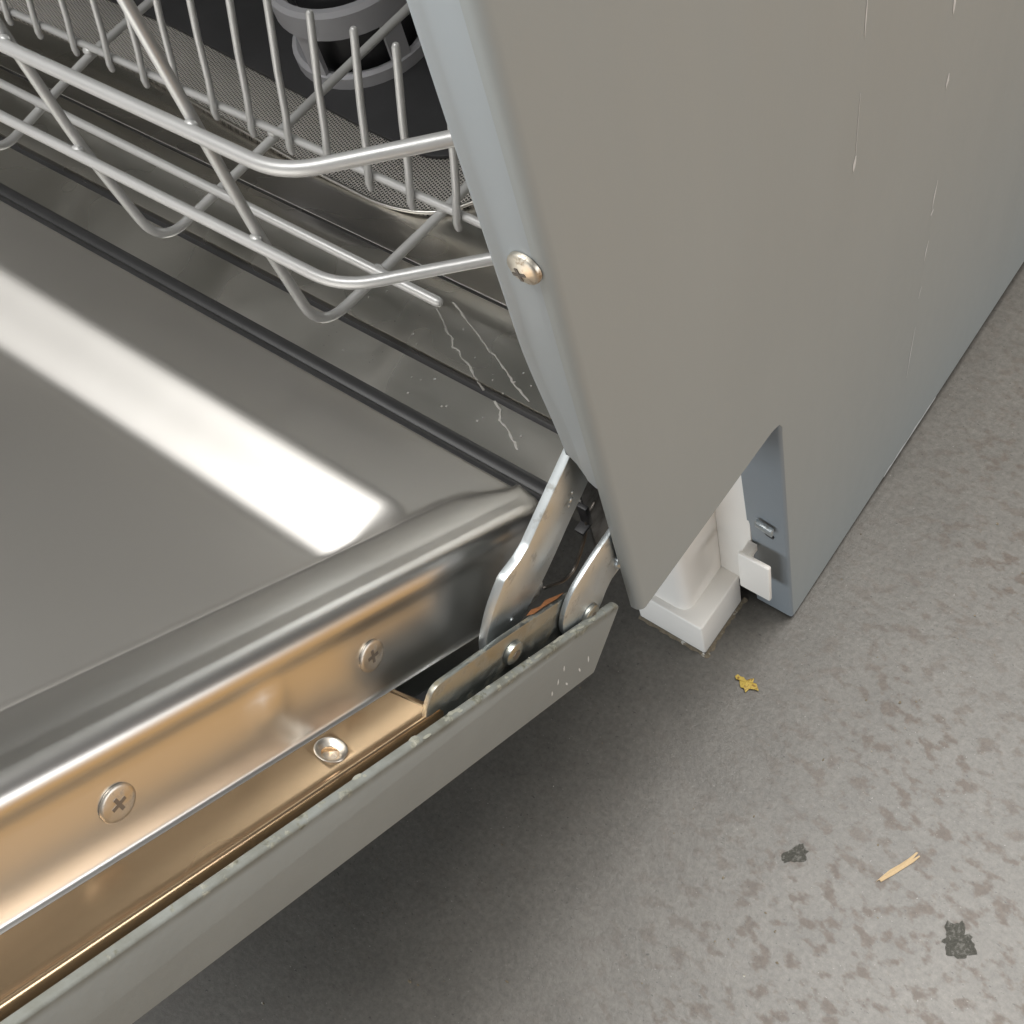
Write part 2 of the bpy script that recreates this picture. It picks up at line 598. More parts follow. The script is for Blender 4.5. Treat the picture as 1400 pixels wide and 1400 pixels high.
# folded bare return at the rear of the notch
bm = bmesh.new()
a1, a2 = Vector((0, 0.0966, -0.013)), Vector((0, 0.1066, -0.2118))
rr = 0.0016
ring = [(-rr + rr * math.cos(a), -rr * math.sin(a)) for a in [math.radians(90 * k / 5) for k in range(0, 6)]] + [(-0.0215, -rr), (-0.0215, 0.004)]
pv = None
for k, (x, dy) in enumerate(ring):
    up = 0.0 if k == 0 else 0.016
    t, b_ = bm.verts.new((x, a1.y + dy - up * 0.05, a1.z + up)), bm.verts.new((x, a2.y + dy, a2.z))
    if pv:
        bm.faces.new((pv[0], pv[1], b_, t))
    pv = [t, b_]
bmesh.ops.recalc_face_normals(bm, faces=bm.faces[:])
finish('return_flange', bm, M['flange'], side, None, 50)

# front post (blue grey flange), with its folded inner lip and tapered foot
def post_x(z):
    return -0.0176 + 0.0045 * (1 - ss(0.098, 0.155, z))


bm = bmesh.new()
zs = [0.097 + (0.152 - 0.097) * k / 14 for k in range(15)] + [0.2, 0.3, 0.4, 0.5, TOP]
rows = []
for z in zs:
    xi = post_x(z)
    up = max(0.0, 0.106 - z)
    row = [(-0.0036, 0.0008), (-0.0040, 0.0002), (-0.0050, -0.00008), (-0.0075, -0.00008), (-0.0105, -0.00005), (xi + 0.0045, 0.0), (xi + 0.0030, -0.0003), (xi + 0.0016, -0.0011), (xi + 0.0006, -0.0011), (xi, -0.0004), (xi - 0.0002, 0.0008), (xi - 0.0002, 0.0100)]
    rr_ = []
    for x, y in row:
        # foot of the post: the outer side reaches lower than the inner side
        zz = z
        if z < 0.098:
            zz = 0.104 - 0.018 * ss(-0.0135, -0.0060, x)
        rr_.append(bm.verts.new((x, y, zz)))
    rows.append(rr_)
for a, b_ in zip(rows, rows[1:]):
    for k in range(len(a) - 1):
        bm.faces.new((a[k], a[k + 1], b_[k + 1], b_[k]))
bmesh.ops.recalc_face_normals(bm, faces=bm.faces[:])
post = finish('front_post', bm, M['post'], dw, None, 40)
screw_head('post_screw', dw, (-0.0072, -0.0002, 0.186), (0, -1, 0), 0.0046, 0.0016, M['brass_screw'], 0.3, 0.7)

# tub: moulded floor, walls
SX0, SX1 = -0.575, -0.0262


def tub_h(x, y):
    z = 0.0392 + 0.0012 * ss(0.010, 0.034, y)
    z -= 0.0050 * ss(0.0291, 0.0297, y) * (1 - ss(0.0326, 0.0332, y))
    z -= 0.030 * ss(0.052, 0.108, y)
    z -= 0.0036 * ss(0.0683, 0.0689, y) * (1 - ss(0.0701, 0.0707, y))
    x0 = -0.030 - 0.050 * ss(0.045, 0.085, y)
    if x > x0:
        t = min(1.0, (x - x0) / (-0.026 - x0))
        z += (1 - math.sqrt(max(0.0, 1 - t * t))) * 0.03 * ss(0.04, 0.085, y)
    return z


bm = bmesh.new()
ys = [0.008, 0.0085, 0.0095, 0.012, 0.016, 0.020] + [0.024, 0.027, 0.0287] + [0.0289 + 0.0002 * k for k in range(24)] + [0.034, 0.037] + [0.040, 0.045, 0.05, 0.054] + [0.056 + 0.0012 * k for k in range(10)] + [0.0680 + 0.0002 * k for k in range(16)] + [0.072 + 0.0013 * k for k in range(29)] + [0.11, 0.13, 0.2, 0.35, 0.56]
xs = [SX0, -0.4, -0.3, -0.2, -0.16, -0.14, -0.12] + [-0.10 + 0.0025 * k for k in range(30)] + [SX1]
G = [[bm.verts.new((x, y, tub_h(x, y) - 0.010 * (1 - ss(0.0079, 0.0088, y)))) for x in xs] for y in ys]
for a, b_ in zip(G, G[1:]):
    for k in range(len(xs) - 1):
        bm.faces.new((a[k], a[k + 1], b_[k + 1], b_[k]))
tub = finish('tub', bm, M['tub'], dw, None, 45)
bm = bmesh.new()
add_box(bm, (SX1, 0.012, -0.02), (SX1 + 0.002, 0.56, TOP))
add_box(bm, (SX0 - 0.002, 0.002, -0.02), (SX0, 0.56, TOP))
add_box(bm, (SX0, 0.5605, -0.02), (SX1, 0.5625, TOP))
finish('tub_wall', bm, M['tub'], tub)
box('top_cover', (SX0 - 0.01, 0.001, TOP + 0.0005), (-0.0005, 0.575, TOP + 0.03), M['panel'], dw, 0.002)
box('far_side_panel', (SX0 - 0.012, 0.0, -0.2), (SX0 - 0.010, 0.575, TOP), M['panel'], dw, 0)
# base frame behind the hinge
bm = bmesh.new()
add_box(bm, (SX0, 0.028, 0.003), (-0.0262, 0.030, 0.030))
add_box(bm, (-0.0235, 0.008, 0.003), (-0.0225, 0.09, 0.10))
add_box(bm, (-0.0225, 0.040, 0.003), (-0.006, 0.042, 0.075))
finish('base_frame', bm, M['frame'], dw)

box('added_light_blocker', (SX0, 0.1085, FZ + 0.006), (-0.0235, 0.565, -0.025), M['dark'], dw, 0)  # dark box added to stop light leaking beneath the machine

for y0, y1 in ((0.0295, 0.0329), (0.0687, 0.0703)):
    zb = tub_h(-0.3, (y0 + y1) / 2)
    box('groove_shade_strip', (SX0, y0, zb - 0.001), (-0.08 if y0 > 0.05 else -0.027, y1, zb + 0.0012), M['dark'], tub, 0)  # dark strip painting the shade inside each sill groove

# limescale trails on the sill
tr = [[(-0.1256, 0.0524), (-0.1199, 0.0493), (-0.115, 0.0454), (-0.1106, 0.044), (-0.1082, 0.0406), (-0.1047, 0.0406), (-0.1022, 0.0383), (-0.0976, 0.0372), (-0.0921, 0.0341), (-0.0892, 0.0328), (-0.08, 0.0297), (-0.0748, 0.027), (-0.0725, 0.0235), (-0.0685, 0.0226), (-0.0632, 0.0193), (-0.058, 0.0164)],
      [(-0.1223, 0.0583), (-0.1146, 0.055), (-0.1073, 0.0518), (-0.0993, 0.0486), (-0.0945, 0.046), (-0.0908, 0.0453), (-0.0824, 0.0413), (-0.0757, 0.0382), (-0.065, 0.0341)]]
for pts in tr:
    bm = bmesh.new()
    P = []
    for (a, b_) in zip(pts, pts[1:]):
        for k in range(5):
            t = k / 5
            P.append((a[0] + (b_[0] - a[0]) * t + random.uniform(-.00025, .00025), a[1] + (b_[1] - a[1]) * t + random.uniform(-.00025, .00025)))
    pv = None
    for i, (x, y) in enumerate(P):
        wd = random.uniform(0.00018, 0.00048)
        c = [bm.verts.new((x + dx * wd * 1.2, y + dy * wd, tub_h(x, y) + 0.00012 + (0.0001 if abs(dx) < .1 else 0))) for dx, dy in ((-0.6, -0.8), (0, 0), (0.6, 0.8))]
        if pv:
            for k in range(2):
                bm.faces.new((pv[k], pv[k + 1], c[k + 1], c[k]))
        pv = c
    finish('limescale_trail', bm, M['lime'], tub)
bm = bmesh.new()
for k in range(46):
    x, y = random.uniform(-0.16, -0.06), random.uniform(0.016, 0.056)
    r = random.uniform(0.00015, 0.0005)
    ret = bmesh.ops.create_circle(bm, cap_ends=True, segments=7, radius=r)
    for v in ret['verts']:
        v.co += Vector((x, y, tub_h(x, y) + 0.00015))
o = finish('limescale_spots', bm, M['lime'], tub)
o['kind'] = 'stuff'

# filter plate and cup
poly = smooth_poly([(-0.56, 0.112), (-0.393, 0.113), (-0.250, 0.1015), (-0.203, 0.0995), (-0.176, 0.108), (-0.150, 0.150), (-0.140, 0.30), (-0.56, 0.30)], [0, .01, .01, .02, .03, .03, .01, 0])
plate('filter_plate', poly, 'z', 0.0085, 0.0125, M['mesh'], dw, 0.0006)
poly = smooth_poly([(-0.555, 0.146), (-0.393, 0.145), (-0.250, 0.133), (-0.203, 0.131), (-0.188, 0.140), (-0.178, 0.165), (-0.170, 0.295), (-0.555, 0.295)], [0, .01, .01, .02, .02, .02, .01, 0])
plate('filter_base_shade', poly, 'z', 0.0126, 0.0150, M['dark'], dw, 0.0008)  # dark plastic filter centre, its tone also stands in for deep tub shade
pts = [(x, y, 0.0128) for x, y in smooth_poly([(-0.393, 0.113), (-0.250, 0.1015), (-0.203, 0.0995), (-0.176, 0.108), (-0.150, 0.150), (-0.140, 0.30)], [0, .01, .02, .03, .03, 0])]
tube('filter_rim', pts, 0.0010, M['tub'], dw, 8)
CC = Matrix.Translation((-0.284, 0.182, 0.010))
cup = lathe('filter_cup', [(0.0, 0.003), (0.030, 0.003), (0.031, 0.0), (0.037, 0.0), (0.037, 0.011), (0.0345, 0.012), (0.032, 0.011), (0.032, 0.003)], M['cup'], dw, CC, 40)
lathe('cup_rim', [(0.0330, 0.034), (0.0375, 0.034), (0.0378, 0.046), (0.036, 0.048), (0.0330, 0.048), (0.0325, 0.040), (0.0330, 0.034)], M['cup'], cup, Matrix.Identity(4), 40)
for k in range(5):
    a = math.radians(200 + 72 * k)
    bm = bmesh.new()
    add_box(bm, (-0.0012, -0.005, 0.010), (0.0012, 0.005, 0.035))
    finish('cup_post', bm, M['cup'], cup, Matrix.Rotation(a, 4, 'Z') @ Matrix.Translation((0.0345, 0, 0)))
lathe('cup_core', [(0.0, 0.05), (0.024, 0.05), (0.026, 0.046), (0.026, 0.004)], M['dark'], cup, Matrix.Identity(4), 32)

# door gasket: two lobes along the lower tub edge
bm = bmesh.new()


def dpt(x, s_, n_):
    return (x, -s_ * CT + n_ * ST, s_ * ST + n_ * CT)


for s_, n_, r_ in ((0.0158, 0.0330, 0.0050), (0.0232, 0.0330, 0.0036)):
    add_tube(bm, [dpt(SX0, s_, n_), dpt(-0.030, s_, n_)], r_, 14)
g_ = finish('door_gasket', bm, M['rubber'], dw, None, 60)

# foot seen through the toe kick notch
foot = box('foot', (-0.0715, 0.0636, FZ + 0.0003), (-0.0288, 0.101, FZ + 0.034), M['white'], dw, 0.0012)
plate('foot_column', smooth_poly([(-0.0713, 0.0675), (-0.0395, 0.0675), (-0.0395, 0.0998), (-0.0713, 0.0998)], [0.004, 0.008, 0, 0], 8), 'z', FZ + 0.0335, 0.02, M['white'], foot, 0)
bm = bmesh.new()
add_box(bm, (-0.13, 0.1000, FZ + 0.030), (-0.020, 0.1025, 0.02))
bevel_all(bm, 0.0006, 2)
finish('foot_bracket', bm, M['white'], foot)
bm = bmesh.new()
add_box(bm, (-0.0215, 0.0900, -0.1675), (-0.0040, 0.0925, -0.1305))
bevel_all(bm, 0.0009, 3)
add_box(bm, (-0.0210, 0.0924, -0.139), (-0.0165, 0.1000, -0.133))
finish('clip', bm, M['white'], dw)
plate('tab', [(-0.0150, -0.1015), (-0.0058, -0.1035), (-0.0058, -0.1090), (-0.0150, -0.1060)], 'y', 0.0960, 0.0985, M['zinc'], side, 0.0006)
plate('slot', smooth_poly([(-0.0125, -0.1130), (-0.0070, -0.1150), (-0.0068, -0.1172), (-0.0110, -0.1162)], 0.001), 'y', 0.0992, 0.1003, M['dark'], side, 0)

# ------------------------------------------------------------------ door
door = bpy.data.objects.new('door', None)
sc.collection.objects.link(door)
door.parent = dw
door.matrix_local = DOOR_M
door.empty_display_size = 0.02
XW = -0.62
S1 = 0.40


def sd_box(px, py, bx0, by0, r):
    """signed distance to the inside of a rounded corner region x<bx0, s>by0 (positive inside)"""
    dx, dy = bx0 - px, py - by0
    if dx < r and dy < r:
        return r - math.hypot(r - dx, r - dy)
    return min(dx, dy)


def liner_n(x, s):
    shelf = 0.0385
    xb = -0.052 + 0.009 * (1 - ss(0.026, 0.060, s))
    crest = 0.0415 - 0.0006 * ((x + 0.045) / 0.008) ** 2 if x > -0.053 else 0.0410
    n = shelf + (crest - shelf) * ss(xb - 0.0035, xb + 0.0015, x)
    # rolled end beside the gasket
    t = max(0.0, (0.0312 - s) / 0.0050)
    n -= 0.0050 * (1 - math.sqrt(max(0.0, 1 - t * t)))
    t = max(0.0, (0.036 - s) / 0.0098)
    n -= 0.0022 * t * t * ss(xb - 0.002, xb + 0.004, x)
    # pressed pan
    d = sd_box(x, s, -0.0535, 0.0725, 0.014)
    if d > -0.006:
        f = 0.0205 * min(1.0, max(0.0, d / 0.0190))
        # soft shoulders
        def soft(t):
            e = 0.16
            if t < -e:
                return 0.0
            if t < e:
                return (t + e) ** 2 / (4 * e)
            if t < 1 - e:
                return t
            if t < 1 + e:
                return 1 - (1 + e - t) ** 2 / (4 * e)
            return 1.0
        q = soft(d / 0.0190)
        n -= 0.0200 * (q + 0.014 * math.sin(2 * math.pi * q))
        if d > 0.019:
            n -= 0.05 * (d - 0.019) * ss(0.019, 0.03, d) if s - 0.0725 <= -0.0535 - x else 0.05 * max(0.0, min(d, s - 0.0725) - 0.019) * ss(0.019, 0.03, d)
    return n


bm = bmesh.new()
outer = []           # outer wall profile from the ledge fold up to the rim
outer += [(-0.0226, 0.0089), (-0.0232, 0.0091), (-0.0238, 0.0097), (-0.0241, 0.0106), (-0.0249, 0.0140), (-0.0264, 0.0200), (-0.0278, 0.0255), (-0.0286, 0.0285), (-0.0291, 0.0305), (-0.0293, 0.0320), (-0.0293, 0.0336)]
cx, cn, cr = -0.0359, 0.0352, 0.0066
for k in range(0, 9):
    a = math.radians(2 + 86 * k / 8)
    outer.append((cx + cr * math.cos(a), cn + cr * math.sin(a) * 0.95))
ssv = [0.0262, 0.0263, 0.0266, 0.0271, 0.0278, 0.0287, 0.0298, 0.0312, 0.033, 0.035, 0.0375, 0.04, 0.043, 0.046, 0.052, 0.058] + [0.062 + 0.0016 * k for k in range(30)] + [0.112 + 0.004 * k for k in range(20)] + [0.2, 0.22, 0.25, 0.3, S1]
xin = [-0.0385, -0.0400, -0.0420, -0.0440, -0.0460, -0.0475, -0.0490, -0.0500] + [-0.0510 - 0.0012 * k for k in range(24)] + [-0.082, -0.088, -0.10, -0.13, -0.18, -0.25, -0.35, -0.5, XW]


def dimple(s, n):
    return 0.0016 * math.exp(-(((s - 0.157) / 0.0042) ** 2 + ((n - 0.0255) / 0.0050) ** 2))


G = []
for s in ssv:
    row = []
    e = (1 - ss(0.026, 0.044, s))
    t = max(0.0, (0.0312 - s) / 0.0050)
    rd = 0.0050 * (1 - math.sqrt(max(0.0, 1 - t * t)))
    for (x, n) in outer:
        nn = n - (0.0022 * e + rd if n > 0.03 else 0)
        row.append(bm.verts.new((x - 0.004 * e * e - rd * 0.7 + dimple(s, n), -s, nn)))
    for x in xin:
        row.append(bm.verts.new((x - ((0.004 * e * e + rd * 0.7) * ss(-0.052, -0.0375, x)), -s, liner_n(x, s))))
    G.append(row)
for a, b_ in zip(G, G[1:]):
    for k in range(len(a) - 1):
        bm.faces.new((a[k], b_[k], b_[k + 1], a[k + 1]))
# closing lip at hinge end
low = [bm.verts.new((v.co.x - 0.002, v.co.y + 0.001, v.co.z - 0.012 if i > 8 else v.co.z)) for i, v in enumerate(G[0])]
for k in range(len(low) - 1):
    bm.faces.new((G[0][k], G[0][k + 1], low[k + 1], low[k]))
bmesh.ops.recalc_face_normals(bm, faces=bm.faces[:])
finish('inner_liner', bm, M['liner'], door, None, 50)

# ledge: bright strip with rolled lip and a countersunk hole
bm = bmesh.new()


def led_n(x):
    return 0.0089 - (x + 0.0226) * 0.065


prof = [(-0.0229, 0.0088)] + [(x, led_n(x)) for x in (-0.0224, -0.0222, -0.0118, -0.0106)] + [(-0.0099, 0.0083), (-0.0093, 0.0089), (-0.0087, 0.0090), (-0.0081, 0.0086), (-0.0077, 0.0077), (-0.0076, 0.0062), (-0.0077, 0.0010)]
HX, HS = -0.0168, 0.1430
SL = [0.105, 0.1055, 0.107, 0.109, 0.112, 0.12, HS - 0.0054, HS + 0.0054, 0.2, 0.3, S1]
rows = []
for s in SL:
    row = []
    for (x, n) in prof:
        sh = 0.004 * ss(-0.010, -0.0225, x) if s < 0.11 else 0
        dn = -0.0015 * (1 - ss(0.105, 0.107, s))
        row.append(bm.verts.new((x, -(s + sh), n + dn)))
    rows.append(row)
hole_v = None
for i, (a, b_) in enumerate(zip(rows, rows[1:])):
    for k in range(len(a) - 1):
        if i == 6 and k == 2:
            hole_v = (a[2], a[3], b_[3], b_[2])
            continue
        bm.faces.new((a[k], a[k + 1], b_[k + 1], b_[k]))
hw, hs_ = 0.0052, 0.0054
x_lo, x_hi = prof[2][0], prof[3][0]
ang = sorted([2 * math.pi * (k + 0.5) / 40 for k in range(40)] + [math.atan2(sy, sx) % (2 * math.pi) for sx in (x_lo - HX, x_hi - HX) for sy in (-hs_, hs_)])
NR = len(ang)
radii = [(0.00445, 0.0), (0.00425, 0.0002), (0.0040, 0.0001), (0.0027, -0.0011), (0.0024, -0.0014), (0.0023, -0.0040)]
allr = [[] for _ in range(len(radii) + 1)]
for a in ang:
    c, si = math.cos(a), math.sin(a)
    tx_ = ((x_hi - HX) if c > 0 else (HX - x_lo)) / max(1e-6, abs(c))
    t = min(tx_, hs_ / max(1e-6, abs(si)))
    x, y = HX + c * t, -HS + si * t
    allr[0].append(bm.verts.new((x, y, led_n(x))))
    for q, (r_, dz) in enumerate(radii):
        x, y = HX + c * r_, -HS + si * r_
        allr[q + 1].append(bm.verts.new((x, y, led_n(x) + dz)))
for a, b_ in zip(allr, allr[1:]):
    for k in range(NR):
        bm.faces.new((a[k], a[(k + 1) % NR], b_[(k + 1) % NR], b_[k]))
bm.faces.new(allr[-1])
bm.normal_update()
for f in bm.faces:
    if f.normal.z < -0.2:
        f.normal_flip()
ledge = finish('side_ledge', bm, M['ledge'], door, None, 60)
# pale worn ring of the countersink
hm = frame((HX, -HS, led_n(HX) + 0.00025), (0.065, 0, 1), (0, 1, 0))
lathe('hole_ring', [(0.0047, -0.0001), (0.0045, 0.0002), (0.0041, 0.00015), (0.0030, -0.0008), (0.0025, -0.0012), (0.00225, -0.0030), (0.0, -0.0030)], M['screw'], ledge, hm, 32)

# liner screws
for s_, sp in ((0.2045, 0.5), (0.1190, 0.2), (0.290, 0.9)):
    screw_head('liner_screw', door, (-0.0270, -s_, 0.0226), (1, 0, 0.25), 0.0049, 0.0007, M['screw'], sp, 0.1)

# outer panel with its folded grey side edge
edge = smooth_poly([(0.0195, -0.0195), (0.0155, 0.0085), (0.0185, 0.0102), (S1, 0.0085), (S1, -0.0215)], [0.001, 0.0012, 0.002, 0, 0])
bm = bmesh.new()
poly = [(-s, n) for s, n in edge]
A = [bm.verts.new((-0.0022, y, n)) for y, n in poly]
B = [bm.verts.new((-0.0052, y, n)) for y, n in poly]
bm.faces.new(A)
bm.faces.new(list(reversed(B)))
for i in range(len(poly)):
    bm.faces.new((A[i], B[i], B[(i + 1) % len(poly)], A[(i + 1) % len(poly)]))
bmesh.ops.recalc_face_normals(bm, faces=bm.faces[:])
bevel_all(bm, 0.0011, 4, 40)
finish('door_edge', bm, M['strip'], door, None, 30)
box('outer_panel', (XW, -S1, -0.0225), (-0.0053, -0.022, -0.0185), M['strip'], door, 0.0008)
# chipped paint flakes on the top of the edge
bm = bmesh.new()
for k in range(26):
    s = 0.02 + random.random() ** 1.4 * 0.13
    L = random.uniform(0.0008, 0.0045)
    n0 = 0.0102 - (s - 0.0185) / (S1 - 0.0185) * 0.0017
    x0 = random.uniform(-0.0046, -0.0026)
    ret = bmesh.ops.create_circle(bm, cap_ends=True, segments=8, radius=1)
    for v in ret['verts']:
        j = random.uniform(0.6, 1.2)
        v.co = Vector((x0 + v.co.x * 0.0006 * j, -s + v.co.y * L * 0.5 * j, n0 + 0.00004))
o = finish('paint_chips', bm, M['chip'], door)
o['kind'] = 'stuff'
# scratches on the side face of the edge
for s, n, L, ang in ((0.0285, -0.0085, 0.0045, 1.1), (0.0330, -0.0110, 0.0034, 0.9), (0.0455, -0.004, 0.0035, 1.2), (0.047, -0.009, 0.0035, 1.3), (0.049, -0.013, 0.003, 1.2), (0.040, -0.0135, 0.003, 0.8)):
    bm = bmesh.new()
    c, si = math.cos(ang), math.sin(ang)
    q = [(-L / 2, 0), (-L / 5, 0.00045), (L / 4, 0.0003), (L / 2, 0), (L / 6, -0.00035), (-L / 4, -0.00025)]
    bm.faces.new([bm.verts.new((-0.00212, -(s + u * c - v * si), n + u * si + v * c)) for u, v in q])
    bmesh.ops.recalc_face_normals(bm, faces=bm.faces[:])
    finish('scratch', bm, M['scratch'], door)

# hinge plate screwed in the slot behind the edge
pl = smooth_poly([(0.1135, 0.0120), (0.1125, 0.0195), (0.080, 0.0215), (0.046, 0.0222), (0.028, 0.0200), (0.022, -0.012), (0.110, -0.012)], [0.002, 0.004, 0.01, 0.004, 0.003, 0, 0])
hp = plate('hinge_plate', [(-s, n) for s, n in pl], 'x', -0.0102, -0.0082, M['zinc_dull'], door, 0.0005)
screw_head('hinge_screw', hp, (-0.0081, -0.0735, 0.0135), (1, 0, 0), 0.0042, 0.0018, M['zinc_dull'], 0.2, 0.2, 'hex')
screw_head('hinge_screw', dw, (-0.0057, -0.0181, 0.0268), (1, 0, 0), 0.0044, 0.0014, M['zinc_dull'], 0.6, 0.2, 'hex')
# dark inside of the door under the slot, rusty edge
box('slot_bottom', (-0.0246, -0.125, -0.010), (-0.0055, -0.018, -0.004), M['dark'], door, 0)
bm = bmesh.new()
rp = [(-0.0102, -0.066), (-0.0112, -0.062), (-0.0104, -0.058), (-0.0114, -0.054), (-0.0106, -0.049), (-0.0100, -0.045), (-0.0094, -0.050), (-0.0096, -0.057), (-0.0093, -0.063)]
bm.faces.new([bm.verts.new((x, y, 0.0223 + 0.0002)) for x, y in rp])
finish('rust_patch', bm, M['rust'], hp)

# ------------------------------------------------------------------ hinge arm, link, spring
arm = [(0.0039, 0.0964), (-0.0069, 0.0901), (-0.0244, 0.0798), (-0.0290, 0.0785), (-0.0367, 0.0786), (-0.0449, 0.0723), (-0.0527, 0.0620), (-0.0560, 0.050), (-0.046, 0.048), (-0.0369, 0.0510), (-0.0314, 0.0531), (-0.0237, 0.0560), (-0.0154, 0.0610), (-0.007, 0.0666), (0.0047, 0.0733), (0.0120, 0.0790), (0.0120, 0.1010)]
plate('hinge_arm', smooth_poly(arm, [0.001, .002, .001, .001, .0015, .005, .004, .003, .003, .004, .004, .004, .004, .004, .004, .001, .001]), 'x', -0.0172, -0.0140, M['zinc'], dw, 0.0005)
for y, z, r in ((-0.0035, 0.0760, 0.0009), (-0.0020, 0.0785, 0.0007), (-0.0050, 0.0745, 0.0005), (-0.0410, 0.0570, 0.0007)):
    bm = bmesh.new()
    add_blob(bm, (-0.0139, y, z), r, (0.4, 1.2, 1))
    finish('weld_spot', bm, M['zinc'], dw)
lk = [(0.0200, 0.0560), (0.0018, 0.0532), (-0.0052, 0.0529), (-0.0125, 0.0518), (-0.0205, 0.0500), (-0.0265, 0.0453), (-0.0305, 0.0378), (-0.0300, 0.0290), (-0.0220, 0.0200), (-0.0120, 0.0215), (-0.0072, 0.0268), (0.003, 0.0310), (0.0200, 0.0330)]
plate('hinge_link', smooth_poly(lk, 0.004), 'x', -0.0079, -0.0058, M['zinc'], dw, 0.0005)
bm = bmesh.new()
add_blob(bm, (-0.0058, 0.0012, 0.0330), 0.0024, (0.8, 1, 1.1), 16, 10)
finish('hinge_pin', bm, M['zinc'], dw)
sp = round_path([(-0.020, 0.0110, 0.0470), (-0.020, 0.0052, 0.0435), (-0.020, 0.0021, 0.0352), (-0.020, -0.0070, 0.0255), (-0.020, -0.0130, 0.0276), (-0.020, -0.0215, 0.0380)], 0.006)
tube('spring_wire', sp, 0.0007, M['recess'], dw, 8)
bm = bmesh.new()
add_box(bm, (-0.0225, 0.0045, 0.040), (-0.0185, 0.0065, 0.052))
add_box(bm, (-0.0225, 0.0005, 0.040), (-0.0185, 0.0060, 0.0415))
bevel_all(bm, 0.0004, 2)
finish('spring_hook', bm, M['dark'], dw)

# scratches in the side panel paint
def sp_scratch(pts, wds):
    bm = bmesh.new()
    pv = None
    for (y, z), wd in zip(pts, wds):
        c = [bm.verts.new((0.00012, y - wd, z)), bm.verts.new((0.0002, y, z)), bm.verts.new((0.00012, y + wd, z))]
        if pv:
            for k in range(2):
                bm.faces.new((pv[k], pv[k + 1], c[k + 1], c[k]))
        pv = c
    bmesh.ops.recalc_face_normals(bm, faces=bm.faces[:])
    finish('scratch', bm, M['scratch'], side)


sp_scratch([(0.1436, 0.152), (0.1435, 0.146), (0.1434, 0.140), (0.1436, 0.1385)], [0.0002, 0.0004, 0.0002, 0.0001])
sp_scratch([(0.1432, 0.118), (0.1429, 0.105), (0.1428, 0.0925)], [0.00008, 0.00015, 0.0001])
sp_scratch([(0.1430, 0.0922), (0.1424, 0.0895), (0.1422, 0.0875), (0.1420, 0.0858)], [0.0003, 0.0010, 0.0009, 0.0001])
sp_scratch([(0.2072, 0.108), (0.2070, 0.104), (0.2072, 0.1), (0.2074, 0.098)], [0.0006, 0.0010, 0.0007, 0.0001])
sp_scratch([(0.2112, 0.070), (0.2110, 0.066), (0.2104, 0.0635)], [0.0003, 0.0011, 0.0001])
for z0, z1, wd in ((0.012, -0.004, 0.0007), (-0.0045, -0.0075, 0.0013), (-0.024, -0.036, 0.0006), (-0.055, -0.062, 0.0004), (-0.085, -0.125, 0.00045)):
    y0 = 0.2160
    sp_scratch([(y0, z0), (y0 - 0.001, (z0 + z1) / 2), (y0 - 0.0015, z1)], [0.0001, wd, 0.0001])
bm = bmesh.new()
pv = None
for k in range(13):
    t = k / 12
    y = 0.203 + (0.262 - 0.203) * t
    zb = -0.2118 + (y - 0.1066) / (0.370 - 0.1066) * 0.0110
    hgt = 0.0012 + 0.0022 * random.random()
    c = [bm.verts.new((0.0002, y, zb + 0.0001)), bm.verts.new((0.00015, y, zb + hgt))]
    if pv:
        bm.faces.new((pv[0], c[0], c[1], pv[1]))
    pv = c
finish('bare_edge', bm, M['scratch'], side)

# ------------------------------------------------------------------ lower rack
rack = thing('dish_rack', 'silver coated wire dish rack with upright tines inside the dishwasher tub', 'dish rack', (0, 0, 0))
W = M['wire']
XL = -0.56


def rail(name, y, z, r):
    dx, dy = 0.0735, 0.062
    tube(name, round_path([(XL, y, z), (-0.1085, y, z), (-0.1085 + dx, y + dy, z + 0.001), (-0.1085 + dx, 0.46, z + 0.001)], 0.012, 8), r, W, rack, 14)


rail('top_rail', 0.0095, 0.1605, 0.0024)
rail('lower_rail', 0.0095, 0.1100, 0.0021)
tube('bottom_wire', [(XL, 0.0460, 0.0658), (-0.1070, 0.0428, 0.0650)], 0.0020, W, rack)
tube('spine', [(XL, 0.0830, 0.0655), (-0.1265, 0.0795, 0.0655), (-0.050, 0.0785, 0.0655)], 0.0018, W, rack)
tube('spine', [(XL, 0.190, 0.0655), (-0.050, 0.190, 0.0655)], 0.0018, W, rack)
cw = [(-0.1500, -0.1500, -0.1430, -0.1370), (-0.2435, -0.2460, -0.2330, -0.2300), (-0.345, -0.347, -0.345, -0.3530), (-0.440, -0.440, -0.438, -0.445)]
for x0, x1, x2, x3 in cw:
    pts = round_path([(x0, 0.0136, 0.230), (x1, 0.0132, 0.110), (x2, 0.0125, 0.0622), (x3, 0.080, 0.0618), (x3 + 0.012, 0.330, 0.0618)], 0.014, 8)
    tube('cross_wire', pts, 0.0020, W, rack, 12)
    for c in ((x0 + 0.0012, 0.0112, 0.1608), (x1 + 0.001, 0.0110, 0.1103), (x2 + (x3 - x2) * 0.47, 0.0445, 0.0640), (x3, 0.0800, 0.0638)):
        bm = bmesh.new()
        add_blob(bm, c, 0.0024, (1.25, 0.9, 0.9))
        finish('weld', bm, W, rack, None, 60)

